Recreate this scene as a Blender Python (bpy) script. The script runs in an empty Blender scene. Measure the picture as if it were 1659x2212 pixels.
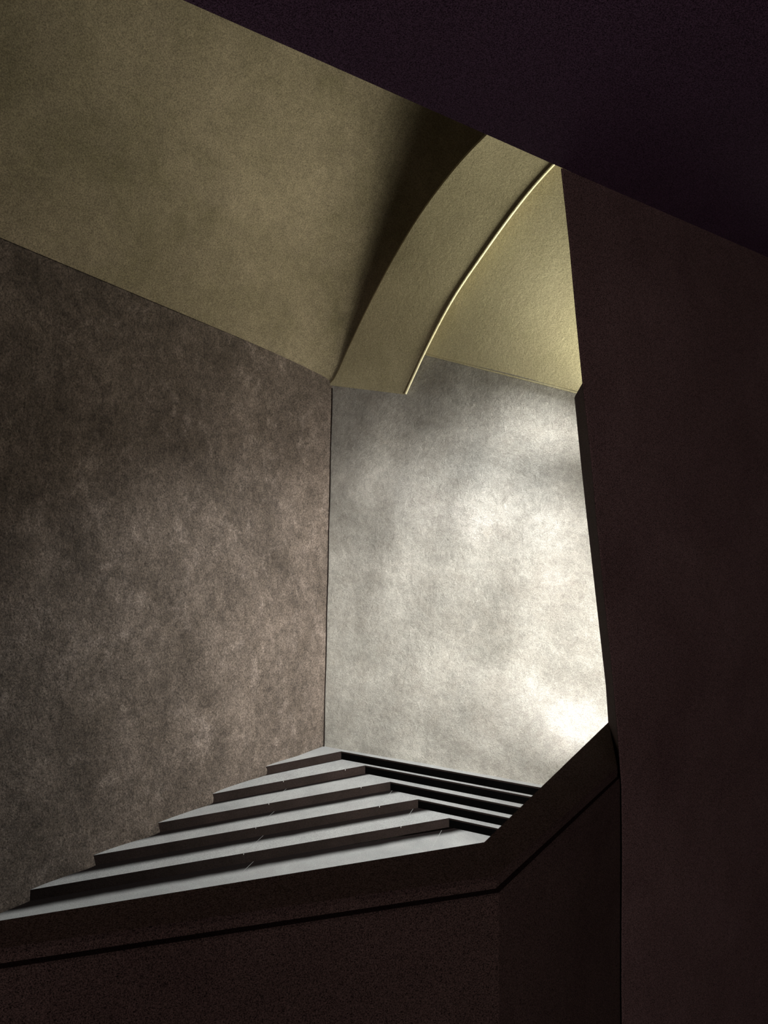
import bpy, bmesh, math, random
from mathutils import Vector, Matrix
random.seed(4)
S = bpy.context.scene
C = S.collection

# ------------------------------------------------------------------ camera
cam_d = bpy.data.cameras.new('camera'); cam = bpy.data.objects.new('camera', cam_d); C.objects.link(cam)
cam.location = (0, 0, 0); cam.rotation_euler = (math.radians(90), 0, 0)
cam_d.sensor_width = 36; cam_d.lens = 1400/2212*36; cam_d.clip_start = .02; cam_d.clip_end = 200
S.camera = cam

# ------------------------------------------------------------------ world
w = bpy.data.worlds.new('world'); S.world = w; w.use_nodes = True
w.node_tree.nodes['Background'].inputs[0].default_value = (.62, .5, .5, 1)
w.node_tree.nodes['Background'].inputs[1].default_value = .04

# ------------------------------------------------------------------ lamps
def area(name, loc, target, sx, sy, power, col, spread=180):
    l = bpy.data.lights.new(name, 'AREA'); l.shape = 'RECTANGLE'; l.size = sx; l.size_y = sy
    l.energy = power; l.color = col; l.spread = math.radians(spread)
    o = bpy.data.objects.new(name, l); C.objects.link(o); o.location = loc
    d = (Vector(target)-Vector(loc)).normalized()
    o.rotation_euler = d.to_track_quat('-Z', 'Y').to_euler()
    return o
# narrow lamps added unseen on the right, one per bright streak on the wall
area('streak_light_upper', (4.6, 5.6, .55), (2.05, 8.57, 1.08), .45, .07, 4.2, (1, .98, .93), 16)
area('streak_light_middle', (4.6, 5.6, -.80), (1.45, 8.86, .02), .7, .07, 4.2, (1, .99, .98), 16)
area('streak_light_lower', (4.6, 5.6, -1.45), (2.45, 8.38, -.95), .4, .07, 1.7, (1, .98, .95), 17)
area('streak_light_bottom', (4.6, 5.6, -3.2), (2.35, 8.43, -2.75), .5, .10, 4.4, (.97, .98, 1), 20)
# soft daylight of the whole side window on the back wall
area('side_window_daylight', (5.0, 3.7, -1.4), (.3, 9.4, -2.2), .8, 2.6, 215, (1, .975, .925), 62)
# broad soft daylight from the well on the right, reaching up to the vaults
area('well_daylight', (6.0, 6.55, .2), (-1.1, 8.2, 3.4), .8, 1.5, 175, (1, .95, .82), 120)
area('vault_fill', (3.5, 7.2, 1.0), (.8, 8.1, 3.7), .6, .5, 37, (1, .97, .82), 84)  # added fill for the rib and right vault, no source known there
# lamp on the hidden side of the flight, above the right hand steps
l = bpy.data.lights.new('stair_lamp', 'SPOT'); l.energy = 1900; l.color = (.93, .97, 1); l.spot_size = math.radians(66)
l.spot_blend = .75; l.shadow_soft_size = .15
o = bpy.data.objects.new('stair_lamp', l); C.objects.link(o); o.location = (2.9, 7.3, 3.3)
o.rotation_euler = (Vector((-1.9, 7.6, -3.7))-Vector(o.location)).to_track_quat('-Z', 'Y').to_euler()
# weak fill added behind the viewer to lift the dark foreground
area('foreground_fill', (.7, -3.0, -.6), (1.4, 2.8, .1), 1.2, .8, 60.0, (1, .78, .78))

S.view_settings.view_transform = 'Standard'; S.view_settings.look = 'None'
S.view_settings.gamma = 1; S.view_settings.use_curve_mapping = False; S.view_settings.exposure = 0

# ------------------------------------------------------------------ materials
def mat(name, cols, scale=1.2, stretch=(1, 1, 1), rough=.85, speck=.25, speck_scale=75, bump=.5, bump_dist=.012,
        fleck=None, spec=.25, seed=0.0, contrast=(.3, .7), mottle=0):
    """cloudy hand trowelled plaster or stone: three colours mixed by big and mid clouds, fine grain, trowel relief"""
    m = bpy.data.materials.new(name); m.use_nodes = True; N = m.node_tree.nodes; L = m.node_tree.links
    b = N['Principled BSDF']; b.inputs['Roughness'].default_value = rough; b.inputs['Specular IOR Level'].default_value = spec
    tc = N.new('ShaderNodeTexCoord'); mp = N.new('ShaderNodeMapping'); mp.inputs['Scale'].default_value = stretch
    mp.inputs['Location'].default_value = (seed, seed*.7, seed*1.3)
    L.new(tc.outputs['Object'], mp.inputs['Vector'])
    def noise(sc, det, ro, dist=0, vec=mp):
        n = N.new('ShaderNodeTexNoise'); n.inputs['Scale'].default_value = sc; n.inputs['Detail'].default_value = det
        n.inputs['Roughness'].default_value = ro; n.inputs['Distortion'].default_value = dist
        L.new(vec.outputs[0], n.inputs['Vector']); return n
    n1 = noise(scale, 8, .62, .35); n2 = noise(scale*3.1, 7, .7, .5)
    r1 = N.new('ShaderNodeMapRange'); r1.inputs[1].default_value = contrast[0]; r1.inputs[2].default_value = contrast[1]
    L.new(n1.outputs['Fac'], r1.inputs[0])
    r2 = N.new('ShaderNodeMapRange'); r2.inputs[1].default_value = .4; r2.inputs[2].default_value = .7
    L.new(n2.outputs['Fac'], r2.inputs[0])
    def mix(a, bb, fac, mode='MIX'):
        x = N.new('ShaderNodeMix'); x.data_type = 'RGBA'; x.blend_type = mode
        for i, v in ((6, a), (7, bb)):
            if isinstance(v, tuple): x.inputs[i].default_value = (*v, 1)
            else: L.new(v, x.inputs[i])
        if isinstance(fac, float): x.inputs[0].default_value = fac
        else: L.new(fac, x.inputs[0])
        return x.outputs[2]
    c = mix(cols[0], cols[1], r1.outputs[0]); 
    h = N.new('ShaderNodeMath'); h.operation = 'MULTIPLY'; h.inputs[1].default_value = .6; L.new(r2.outputs[0], h.inputs[0])
    c = mix(c, cols[2], h.outputs[0])
    if fleck:
        n3 = noise(scale*2.3, 9, .78, .25); r3 = N.new('ShaderNodeMapRange')
        r3.inputs[1].default_value = fleck[1]; r3.inputs[2].default_value = fleck[1]+.22; r3.inputs[4].default_value = fleck[2]
        L.new(n3.outputs['Fac'], r3.inputs[0]); c = mix(c, fleck[0], r3.outputs[0])
    if mottle:
        n4 = noise(9, 9, .75, .4); r4 = N.new('ShaderNodeMapRange'); r4.inputs[1].default_value = .38; r4.inputs[2].default_value = .62
        r4.inputs[3].default_value = 1-mottle; r4.inputs[4].default_value = 1+mottle
        L.new(n4.outputs['Fac'], r4.inputs[0]); c = mix(c, r4.outputs[0], 1.0, 'MULTIPLY')
    g = noise(speck_scale, 3, .8)
    rg = N.new('ShaderNodeMapRange'); rg.inputs[1].default_value = .36; rg.inputs[2].default_value = .64
    rg.inputs[3].default_value = 1-speck; rg.inputs[4].default_value = 1+speck
    L.new(g.outputs['Fac'], rg.inputs[0])
    c = mix(c, rg.outputs[0], 1.0, 'MULTIPLY')
    L.new(c, b.inputs['Base Color'])
    bn = noise(14, 9, .72, .6); bp = N.new('ShaderNodeBump'); bp.inputs['Strength'].default_value = bump
    bp.inputs['Distance'].default_value = bump_dist*3
    L.new(bn.outputs['Fac'], bp.inputs['Height']); L.new(bp.outputs[0], b.inputs['Normal'])
    return m
M = {}
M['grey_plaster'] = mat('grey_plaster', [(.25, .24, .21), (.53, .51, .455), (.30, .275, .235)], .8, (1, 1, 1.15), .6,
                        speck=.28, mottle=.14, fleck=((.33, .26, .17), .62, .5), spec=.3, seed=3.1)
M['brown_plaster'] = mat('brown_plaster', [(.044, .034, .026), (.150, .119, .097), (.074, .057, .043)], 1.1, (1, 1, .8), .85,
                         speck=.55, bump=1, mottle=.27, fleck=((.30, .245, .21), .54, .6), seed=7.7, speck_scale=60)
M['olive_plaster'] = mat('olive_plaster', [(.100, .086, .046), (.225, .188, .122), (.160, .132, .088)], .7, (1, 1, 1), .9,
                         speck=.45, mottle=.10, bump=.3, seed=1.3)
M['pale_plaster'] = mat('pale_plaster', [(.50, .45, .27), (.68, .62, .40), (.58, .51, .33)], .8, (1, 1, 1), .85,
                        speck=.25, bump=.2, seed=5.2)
M['rib_plaster'] = mat('rib_plaster', [(.36, .32, .19), (.54, .48, .30), (.44, .385, .24)], .9, (1, 1, 1), .85,
                        speck=.3, bump=.22, seed=2.2)
M['highlight_cream'] = mat('highlight_cream', [(.8, .74, .45), (.85, .8, .55), (.8, .75, .5)], 2, rough=.5, speck=.1)
M['tread_stone'] = mat('tread_stone', [(.28, .287, .28), (.42, .425, .41), (.345, .33, .322)], 1.6, rough=.9, spec=.06, speck=.3, speck_scale=120, bump=.25)
# soft shadow painted on the treads at the foot of each riser
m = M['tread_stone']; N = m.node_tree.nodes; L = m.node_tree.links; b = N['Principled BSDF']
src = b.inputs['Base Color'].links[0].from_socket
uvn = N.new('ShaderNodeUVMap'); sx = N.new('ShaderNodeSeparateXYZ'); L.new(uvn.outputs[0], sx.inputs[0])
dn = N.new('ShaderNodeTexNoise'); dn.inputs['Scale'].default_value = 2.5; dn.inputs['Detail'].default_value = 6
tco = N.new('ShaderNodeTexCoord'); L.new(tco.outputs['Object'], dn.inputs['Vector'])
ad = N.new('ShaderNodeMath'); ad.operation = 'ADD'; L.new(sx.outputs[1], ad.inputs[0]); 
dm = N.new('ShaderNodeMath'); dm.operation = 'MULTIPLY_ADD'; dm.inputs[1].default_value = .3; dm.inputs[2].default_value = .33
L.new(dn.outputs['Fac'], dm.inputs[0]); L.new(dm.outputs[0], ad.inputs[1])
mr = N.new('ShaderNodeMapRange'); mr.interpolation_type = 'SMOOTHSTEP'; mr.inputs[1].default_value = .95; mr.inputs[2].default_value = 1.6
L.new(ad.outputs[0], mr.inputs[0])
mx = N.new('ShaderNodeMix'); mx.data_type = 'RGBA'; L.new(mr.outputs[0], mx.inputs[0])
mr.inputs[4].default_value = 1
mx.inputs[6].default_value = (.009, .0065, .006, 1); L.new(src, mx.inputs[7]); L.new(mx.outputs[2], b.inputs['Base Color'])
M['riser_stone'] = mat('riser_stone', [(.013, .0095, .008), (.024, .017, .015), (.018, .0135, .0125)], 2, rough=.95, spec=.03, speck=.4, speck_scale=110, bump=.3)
M['shaded_riser'] = mat('shaded_riser', [(.0015, .0015, .0015), (.003, .0028, .0028), (.002, .002, .002)], 2, rough=.95, speck=.4, bump=.1, spec=.0)
M['mortar'] = mat('mortar', [(.4, .4, .39), (.5, .5, .48), (.45, .45, .43)], 4, speck=.2)
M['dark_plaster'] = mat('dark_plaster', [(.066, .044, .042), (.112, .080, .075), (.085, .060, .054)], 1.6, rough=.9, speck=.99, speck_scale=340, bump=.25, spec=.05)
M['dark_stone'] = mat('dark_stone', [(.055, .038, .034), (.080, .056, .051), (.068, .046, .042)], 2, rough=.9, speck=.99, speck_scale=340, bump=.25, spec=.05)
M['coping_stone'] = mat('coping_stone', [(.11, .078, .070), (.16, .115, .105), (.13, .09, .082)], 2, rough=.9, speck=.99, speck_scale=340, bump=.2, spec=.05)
M['reveal_plaster'] = mat('reveal_plaster', [(.22, .17, .17), (.30, .24, .24), (.26, .20, .20)], 2, rough=.9, speck=.6, speck_scale=260, bump=.2, spec=.03)  # wall plaster lightened in colour, standing in for light on the reveal
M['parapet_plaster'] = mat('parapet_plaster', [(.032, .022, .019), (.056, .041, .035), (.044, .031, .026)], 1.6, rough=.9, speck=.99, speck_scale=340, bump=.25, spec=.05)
M['aubergine_paint'] = mat('aubergine_paint', [(.072, .045, .072), (.095, .060, .098), (.08, .050, .086)], 1.2, rough=.9, speck=.98, speck_scale=320, bump=.15, spec=.05)

# ------------------------------------------------------------------ helpers
def link(name, bm, m, parent=None, smooth=False):
    me = bpy.data.meshes.new(name); bm.normal_update(); bm.to_mesh(me); bm.free()
    for x in (m if isinstance(m, list) else [m]): me.materials.append(M[x])
    if smooth:
        for p in me.polygons: p.use_smooth = True
    o = bpy.data.objects.new(name, me); C.objects.link(o); o.parent = parent
    return o
def struct(o): o['kind'] = 'structure'; return o
def thing(name, label, cat, loc=(0, 0, 0), group=None):
    o = bpy.data.objects.new(name, None); C.objects.link(o); o.location = loc
    o['label'] = label; o['category'] = cat
    if group: o['group'] = group
    return o
def prism(poly, z0, z1, bm=None, topmat=None):
    bm = bm or bmesh.new()
    b = [bm.verts.new((x, y, z0)) for x, y in poly]; t = [bm.verts.new((x, y, z1)) for x, y in poly]
    n = len(poly)
    fs = [bm.faces.new(t), bm.faces.new(b[::-1])]
    for i in range(n): bm.faces.new((b[i], b[(i+1) % n], t[(i+1) % n], t[i]))
    if topmat is not None: fs[0].material_index = topmat
    bmesh.ops.recalc_face_normals(bm, faces=bm.faces)
    return bm
def shell(fn, us, vs, off):
    """closed thick sheet: fn(u,v) is the visible face, off the thickness vector"""
    bm = bmesh.new(); off = Vector(off)
    A = [[bm.verts.new(fn(u, v)) for v in vs] for u in us]
    B = [[bm.verts.new(Vector(fn(u, v))+off) for v in vs] for u in us]
    nu, nv = len(us), len(vs)
    for i in range(nu-1):
        for j in range(nv-1):
            bm.faces.new((A[i][j], A[i+1][j], A[i+1][j+1], A[i][j+1]))
            bm.faces.new((B[i][j], B[i][j+1], B[i+1][j+1], B[i+1][j]))
    for i in range(nu-1):
        bm.faces.new((A[i][0], B[i][0], B[i+1][0], A[i+1][0])); bm.faces.new((A[i][-1], A[i+1][-1], B[i+1][-1], B[i][-1]))
    for j in range(nv-1):
        bm.faces.new((A[0][j], A[0][j+1], B[0][j+1], B[0][j])); bm.faces.new((A[-1][j], B[-1][j], B[-1][j+1], A[-1][j+1]))
    bmesh.ops.recalc_face_normals(bm, faces=bm.faces)
    return bm
def foot_uv(o, p0, p1, width):
    """v runs from the foot of the riser behind (0) across the painted shadow edge (1)"""
    me = o.data; uv = me.uv_layers.new(name='UVMap'); d = (p1-p0).normalized(); n = Vector((d.y, -d.x))
    for lp in me.loops:
        q = me.vertices[lp.vertex_index].co.to_2d()-p0
        uv.data[lp.index].uv = (q.dot(d), q.dot(n)/width)
def lin(a, b, n): return [a+(b-a)*i/(n-1) for i in range(n)]
def spline(tab):
    """smooth monotone interpolation through a height table"""
    xs = [p[0] for p in tab]; ys = [p[1] for p in tab]; n = len(xs)
    d = [(ys[i+1]-ys[i])/(xs[i+1]-xs[i]) for i in range(n-1)]
    m = [d[0]]+[(d[i-1]+d[i])/2 for i in range(1, n-1)]+[d[-1]]
    def f(x):
        if x <= xs[0]: return ys[0]+m[0]*(x-xs[0])
        if x >= xs[-1]: return ys[-1]
        i = max(k for k in range(n-1) if xs[k] <= x); h = xs[i+1]-xs[i]; u = (x-xs[i])/h
        return ((2*u**3-3*u*u+1)*ys[i]+(u**3-2*u*u+u)*h*m[i]+(-2*u**3+3*u*u)*ys[i+1]+(u**3-u*u)*h*m[i+1])
    return f
def tube(pts, r, bm=None, n=8):
    bm = bm or bmesh.new(); rings = []
    for i, p in enumerate(pts):
        a = Vector(pts[max(i-1, 0)]); b = Vector(pts[min(i+1, len(pts)-1)]); d = (b-a).normalized()
        x = d.cross(Vector((0, 0, 1))).normalized(); y = x.cross(d)
        rings.append([bm.verts.new(Vector(p)+x*r*math.cos(2*math.pi*k/n)+y*r*math.sin(2*math.pi*k/n)) for k in range(n)])
    for a, b in zip(rings, rings[1:]):
        for k in range(n): bm.faces.new((a[k], a[(k+1) % n], b[(k+1) % n], b[k]))
    bm.faces.new(rings[0][::-1]); bm.faces.new(rings[-1])
    bmesh.ops.recalc_face_normals(bm, faces=bm.faces)
    return bm

# ------------------------------------------------------------------ plan of the stairwell
# corner of the two plastered walls; left wall runs towards the viewer, back wall to the right
KX, KY = -.86, 9.96
LW = (-.7071, -.7071); BW = (.903, -.43); IN = (.7071, -.7071)       # IN: arches spring square to the left wall
def batter(z, s): return .0233*(z+.83)*max(0, 1-abs(s)/2.5)
def spring_left(s): return 1.98+.172*s
def spring_right(s): return 2.37-.34*(s-1.29)
arch_a = spline([(0, 1.95), (.14, 2.02), (.462, 2.42), (.843, 2.89), (1.402, 3.50), (1.875, 3.93), (2.236, 4.19), (2.613, 4.41), (2.967, 4.565), (3.6, 4.78), (4.4, 4.92), (6, 4.95)])
arch_b = spline([(0, 1.706), (.402, 2.29), (.861, 2.865), (1.4, 3.37), (1.861, 3.76), (2.127, 3.956), (2.412, 4.13), (3, 4.42), (3.6, 4.62), (4.4, 4.78), (6, 4.85)])

RISE = .12; H0 = 3.6
Lq = [1.10, 2.00, 2.79, 3.51, 4.19, 5.02, 5.7, 6.15]                # where each step lip meets the left wall
# ------------------------------------------------------------------ walls
def f_left(s, v):
    z = -5.6+(spring_left(s)+.25+5.6)*v
    wob = .012*math.sin(3.1*s+1.7*z)+.008*math.sin(7.3*s-2.9*z)
    wob *= min(1, s/.5)*min(1, (1-v)*9)
    for k in range(1, 8):                                             # swollen plaster at the foot of every riser
        wob += .035*math.exp(-((s-Lq[k-1]-.06)/.14)**2-((z+H0+RISE*k-.06)/.09)**2)
    return (KX+LW[0]*s+IN[0]*wob+batter(z, s), KY+LW[1]*s+IN[1]*wob, z)
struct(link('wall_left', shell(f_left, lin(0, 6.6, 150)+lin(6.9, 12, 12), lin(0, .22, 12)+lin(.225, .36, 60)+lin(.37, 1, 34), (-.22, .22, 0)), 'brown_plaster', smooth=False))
def f_back(s, v):
    top = (2.45 if s < 1.3 else spring_right(s)+.12)
    z = -5.6+(top+5.6)*v
    wob = (.010*math.sin(2.3*s+1.3*z)+.006*math.sin(6.1*s-2.1*z))*min(1, s/.5)*min(1, (1-v)*9)
    return (KX+BW[0]*s-.43*wob+batter(z, s), KY+BW[1]*s-.903*wob, z)
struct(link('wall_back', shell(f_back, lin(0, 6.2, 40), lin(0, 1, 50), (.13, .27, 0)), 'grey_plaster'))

# thin dark line down the corner where the two walls meet
corner_line = [(KX+batter(z, 0)+.003+.003*math.sin(5*z), KY-.012, z) for z in lin(-3.6, 1.9, 60)]
struct(link('trim_3', tube(corner_line, .007, n=6), 'riser_stone'))

# ------------------------------------------------------------------ vaults
def f_vault_left(s, t):
    D = 2.4*(1-math.exp(-max(t, 0)/1.0)); x = min(1, s/1.8)
    q = max(0, 1-(1-x)**2.4)**.55
    h = arch_a(max(t, 0))-arch_a(0)
    return (KX+LW[0]*s+IN[0]*t, KY+LW[1]*s+IN[1]*t, spring_left(s)+h+D*q)
us = [0, .01, .03, .06, .1, .15, .21, .28, .36, .45, .55, .65, .75, .86, .98, 1.1, 1.25, 1.38, 1.5, 1.65, 1.8]+lin(2.1, 12, 30)
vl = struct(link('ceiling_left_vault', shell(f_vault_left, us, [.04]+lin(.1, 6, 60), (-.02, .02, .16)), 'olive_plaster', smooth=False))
def f_vault_right(s, t):
    return (KX+BW[0]*s+IN[0]*t, KY+BW[1]*s+IN[1]*t, spring_right(s)+arch_b(max(t, 0))-arch_b(0))
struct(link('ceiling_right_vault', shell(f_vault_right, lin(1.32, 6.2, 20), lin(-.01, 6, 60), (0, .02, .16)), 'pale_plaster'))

# ------------------------------------------------------------------ arch rib between the vaults
arch = thing('plaster_arch', 'pale olive plaster arch rib curving up from the corner between the two vaults', 'arch', (KX, KY, 1.95))
def at_parent(o): o.matrix_parent_inverse = Matrix.Translation(-Vector(o.parent.location)); return o
bm = bmesh.new(); ring = []
for t in lin(0.0, 6, 130):
    ax, ay = KX+IN[0]*t, KY+IN[1]*t; bx, by = KX+BW[0]*1.29+IN[0]*t, KY+BW[1]*1.29+IN[1]*t
    za, zb = arch_a(t), arch_b(t)
    low = [(ax+(bx-ax)*q, ay+(by-ay)*q, za+(zb-za)*q) for q in lin(0, 1, 9)]
    ring.append([bm.verts.new(p) for p in low+[(bx, by, zb+.55), (ax, ay, za+.25)]])
for a, b in zip(ring, ring[1:]):
    for k in range(11): bm.faces.new((a[k], a[(k+1) % 11], b[(k+1) % 11], b[k]))
bm.faces.new(ring[0][::-1]); bm.faces.new(ring[-1])
bmesh.ops.recalc_face_normals(bm, faces=bm.faces)
at_parent(link('rib', bm, 'rib_plaster', arch))
def bpt(t, d=0): return (KX+BW[0]*1.29+IN[0]*t, KY+BW[1]*1.29+IN[1]*t, arch_b(t)+d)
o = at_parent(link('edge_highlight', tube([bpt(t, -.006) for t in lin(.01, 6, 60)], .017), 'highlight_cream', arch)); o['label'] = 'thin edge highlight as a cream bead'  # bead added to stand in for the rib's edge highlight
# thin ledge along the foot of the right vault
led = [(KX+BW[0]*s-.43*.03, KY+BW[1]*s-.903*.03, spring_right(s)-.012) for s in lin(1.36, 6.1, 20)]
struct(link('trim_1', tube(led, .011), 'pale_plaster'))

# ------------------------------------------------------------------ stair
stair = thing('corner_staircase', 'grey stone steps with dark risers wrapping the corner between brown and pale walls', 'staircase', (KX, KY, -5.6))
P = [(-.644, 9.749), (-.276, 9.515), (.090, 9.225), (.470, 8.935), (.868, 8.640), (1.34, 8.22), (1.75, 7.9), (2.15, 7.6)]
JD = Vector((.343, .94))                                            # direction of the joints
for k in range(8):
    z = -(H0+RISE*k); p = Vector(P[k]); l = Vector((KX+LW[0]*Lq[k], KY+LW[1]*Lq[k])); d = (p-l).normalized()
    lx = l-d*.12; r = p+Vector(BW)*(4.6-.35*k)
    rb = r+Vector((.43, .903))*.35
    # riser block
    bb = [lx, p, r, rb, p+Vector((.25, .5)) if k else Vector((-.55, 9.95)), Vector((KX+LW[0]*max(0, Lq[k]-1.1), KY+LW[1]*max(0, Lq[k]-1.1)))]
    ins = .006
    body = prism([tuple(v) for v in bb], z-RISE, z-.022)
    body.faces.ensure_lookup_table()
    for f in body.faces:                                              # shade on the risers under the pale wall, painted in black
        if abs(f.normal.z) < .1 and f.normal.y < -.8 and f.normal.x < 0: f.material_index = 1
    st = at_parent(link('step', body, ['riser_stone', 'shaded_riser'], stair))
    # tread stones resting on it, 5 mm joints
    F = [(0, .47), (.47, .865), (.865, 1)] if k else [(0, 1)]
    depth = .62 if k else .2
    full = (p-lx).length
    for i, (a, b) in enumerate(F):
        q0 = lx+d*full*a+d*(.003 if i else 0); q1 = lx+d*full*b-d*(.003 if b < 1 else 0)
        if k == 0:
            poly = [lx, p, r, rb, Vector((-.74, 10.05)), Vector((-.95, 10.0))]
        elif b < 1: poly = [q0, q1, q1+JD*depth, q0+JD*depth]
        else: poly = [q0, p, r, r+Vector((.43, .903))*.3, p+Vector((.30, .62)), q0+JD*depth]
        if i == 0 and k: poly[3 if b < 1 else -1] = l+Vector((.7071, .7071))*.95+Vector((-.06, .06))
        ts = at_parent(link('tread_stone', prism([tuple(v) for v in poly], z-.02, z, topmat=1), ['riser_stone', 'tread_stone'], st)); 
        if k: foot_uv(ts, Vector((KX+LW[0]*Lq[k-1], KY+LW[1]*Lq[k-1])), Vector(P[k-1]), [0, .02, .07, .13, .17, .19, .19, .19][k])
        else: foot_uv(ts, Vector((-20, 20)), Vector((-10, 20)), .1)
    # mortar in the joints
    if k:
        for f in (.47, .865):
            mb = bmesh.new()
            c = lx+d*full*f
            prism([tuple(c-d*.003), tuple(c+d*.003), tuple(c+d*.003+JD*depth), tuple(c-d*.003+JD*depth)], z-.019, z-.001, mb)
            at_parent(link('mortar_joint', mb, 'mortar', st))

# floor at the bottom of the well
struct(link('floor', prism([(-10, .9), (6, .9), (6, 10.5), (-10, 10.5)], -5.8, -5.6), 'dark_stone'))

# ------------------------------------------------------------------ dark foreground: landing, parapet, wall, ceiling
CZ = -.91
parapet = thing('parapet', 'dark brown angled parapet with a flat coping in front of the steps', 'parapet', (.28, 1.7, -2.25))
out = [(-2.0, 1.104), (.276, 1.794), (.975, 2.815)]; inn = [(-2.0, 1.026), (.285, 1.595), (.835, 2.285)]
def band(o3, i3, z0, z1, chamf=.0):
    bm = bmesh.new(); rows = []
    for a, b in zip(o3, i3):
        a = Vector(a); b = Vector(b); u = (b-a).normalized()
        sec = [(a, z0), (a, z1-chamf), (a+u*chamf, z1), (b-u*chamf, z1), (b, z1-chamf), (b, z0)]
        rows.append([bm.verts.new((p.x, p.y, z)) for p, z in sec])
    for r0, r1 in zip(rows, rows[1:]):
        for k in range(6): bm.faces.new((r0[k], r0[(k+1) % 6], r1[(k+1) % 6], r1[k]))
    bm.faces.new(rows[0]); bm.faces.new(rows[-1][::-1])
    bmesh.ops.recalc_face_normals(bm, faces=bm.faces)
    return bm
def inset(o3, i3, a):
    O, I = [], []
    for p, q in zip(o3, i3):
        p, q = Vector(p), Vector(q); u = (q-p).normalized(); O.append(p+u*a); I.append(q-u*a)
    return O, I
inc = [(x-.005, y+.018) for x, y in inn]
cb = band(out, inc, CZ-.018, CZ, .008)
for f in cb.faces:
    if f.normal.z < .95: f.material_index = 1  # light on the top put into colour: sides get darker plaster
at_parent(link('coping', cb, ['coping_stone', 'parapet_plaster'], parapet))
o3, i3 = inset(out, inc, .012)
at_parent(link('neck_moulding', band(o3, i3, CZ-.034, CZ-.018), 'parapet_plaster', parapet))
o3, i3 = inset(out[:2]+[(1.13, 3.04)], inn[:2]+[(1.05, 2.56)], .008)
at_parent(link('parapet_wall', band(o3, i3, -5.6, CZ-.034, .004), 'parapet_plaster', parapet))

D2 = Vector((.832, .555)); 
def front(z): # leaning left edge of the dark wall
    k = min(1.0, (1.118-z)/(1.118+.91)); return Vector((.571+.260*k, 2.101+.174*k))
bm = bmesh.new(); rows = []
for z in lin(-5.6, 1.118, 30):
    a = front(z); wob = Vector((.0015*math.sin(9*z), 0))
    rr = .015; nb = Vector((-.555, .832))
    ne = Vector((.045, .10))
    sec = [a+D2*2.4, a+D2*rr+wob, a+D2*rr*.3+ne*.04+wob, a+ne*.2+wob, a+ne, a+D2*2.4+nb*.10]
    rows.append([bm.verts.new((p.x, p.y, z)) for p in sec])
for r0, r1 in zip(rows, rows[1:]):
    for k in range(6): bm.faces.new((r0[k], r0[(k+1) % 6], r1[(k+1) % 6], r1[k]))
bm.faces.new(rows[0]); bm.faces.new(rows[-1][::-1]); bmesh.ops.recalc_face_normals(bm, faces=bm.faces)
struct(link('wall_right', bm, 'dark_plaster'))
# thicker lower part of the same wall, its rounded reveal just showing past the edge
back = spline([(-5.6, 1.16), (-2.0, 1.000), (-.91, .970), (-.39, .905), (.11, .838), (.46, .795), (.6, .78)])
bm = bmesh.new(); rows = []
for z in lin(-5.6, .465, 26)+[.475]:
    x = back(z); y = 2.70+.10*(.465-z)/1.4 if z > -1 else 2.80
    a = front(z)+Vector((.045, .10))+D2*.01
    c = .03 if z < .47 else .035
    sec = [a, Vector((x-.012, y-.05)), Vector((x, y)), Vector((x+.03, y+.03)), Vector((x, y))+D2*1.7, a+D2*2.2]
    rows.append([bm.verts.new((p.x, p.y, z)) for p in sec])
for r0, r1 in zip(rows, rows[1:]):
    for k in range(6): bm.faces.new((r0[k], r0[(k+1) % 6], r1[(k+1) % 6], r1[k]))
bm.faces.new(rows[0]); bm.faces.new(rows[-1][::-1]); bmesh.ops.recalc_face_normals(bm, faces=bm.faces)
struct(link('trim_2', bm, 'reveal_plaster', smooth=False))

e0 = Vector((.571, 2.101)); ed = Vector((.8275, .5615)); en = Vector((.5615, -.8275))
poly = [e0-ed*6, e0+ed*6, e0+ed*6+en*7, e0-ed*6+en*7]
struct(link('ceiling', prism([tuple(v) for v in poly], 1.118, 1.40), 'aubergine_paint'))
struct(link('floor_landing', prism([(-2.0, 1.04), (.28, 1.62), (.84, 2.31), (4.9, 5.0), (6, -3), (-4, -3)], -2.45, -2.25), 'dark_stone'))
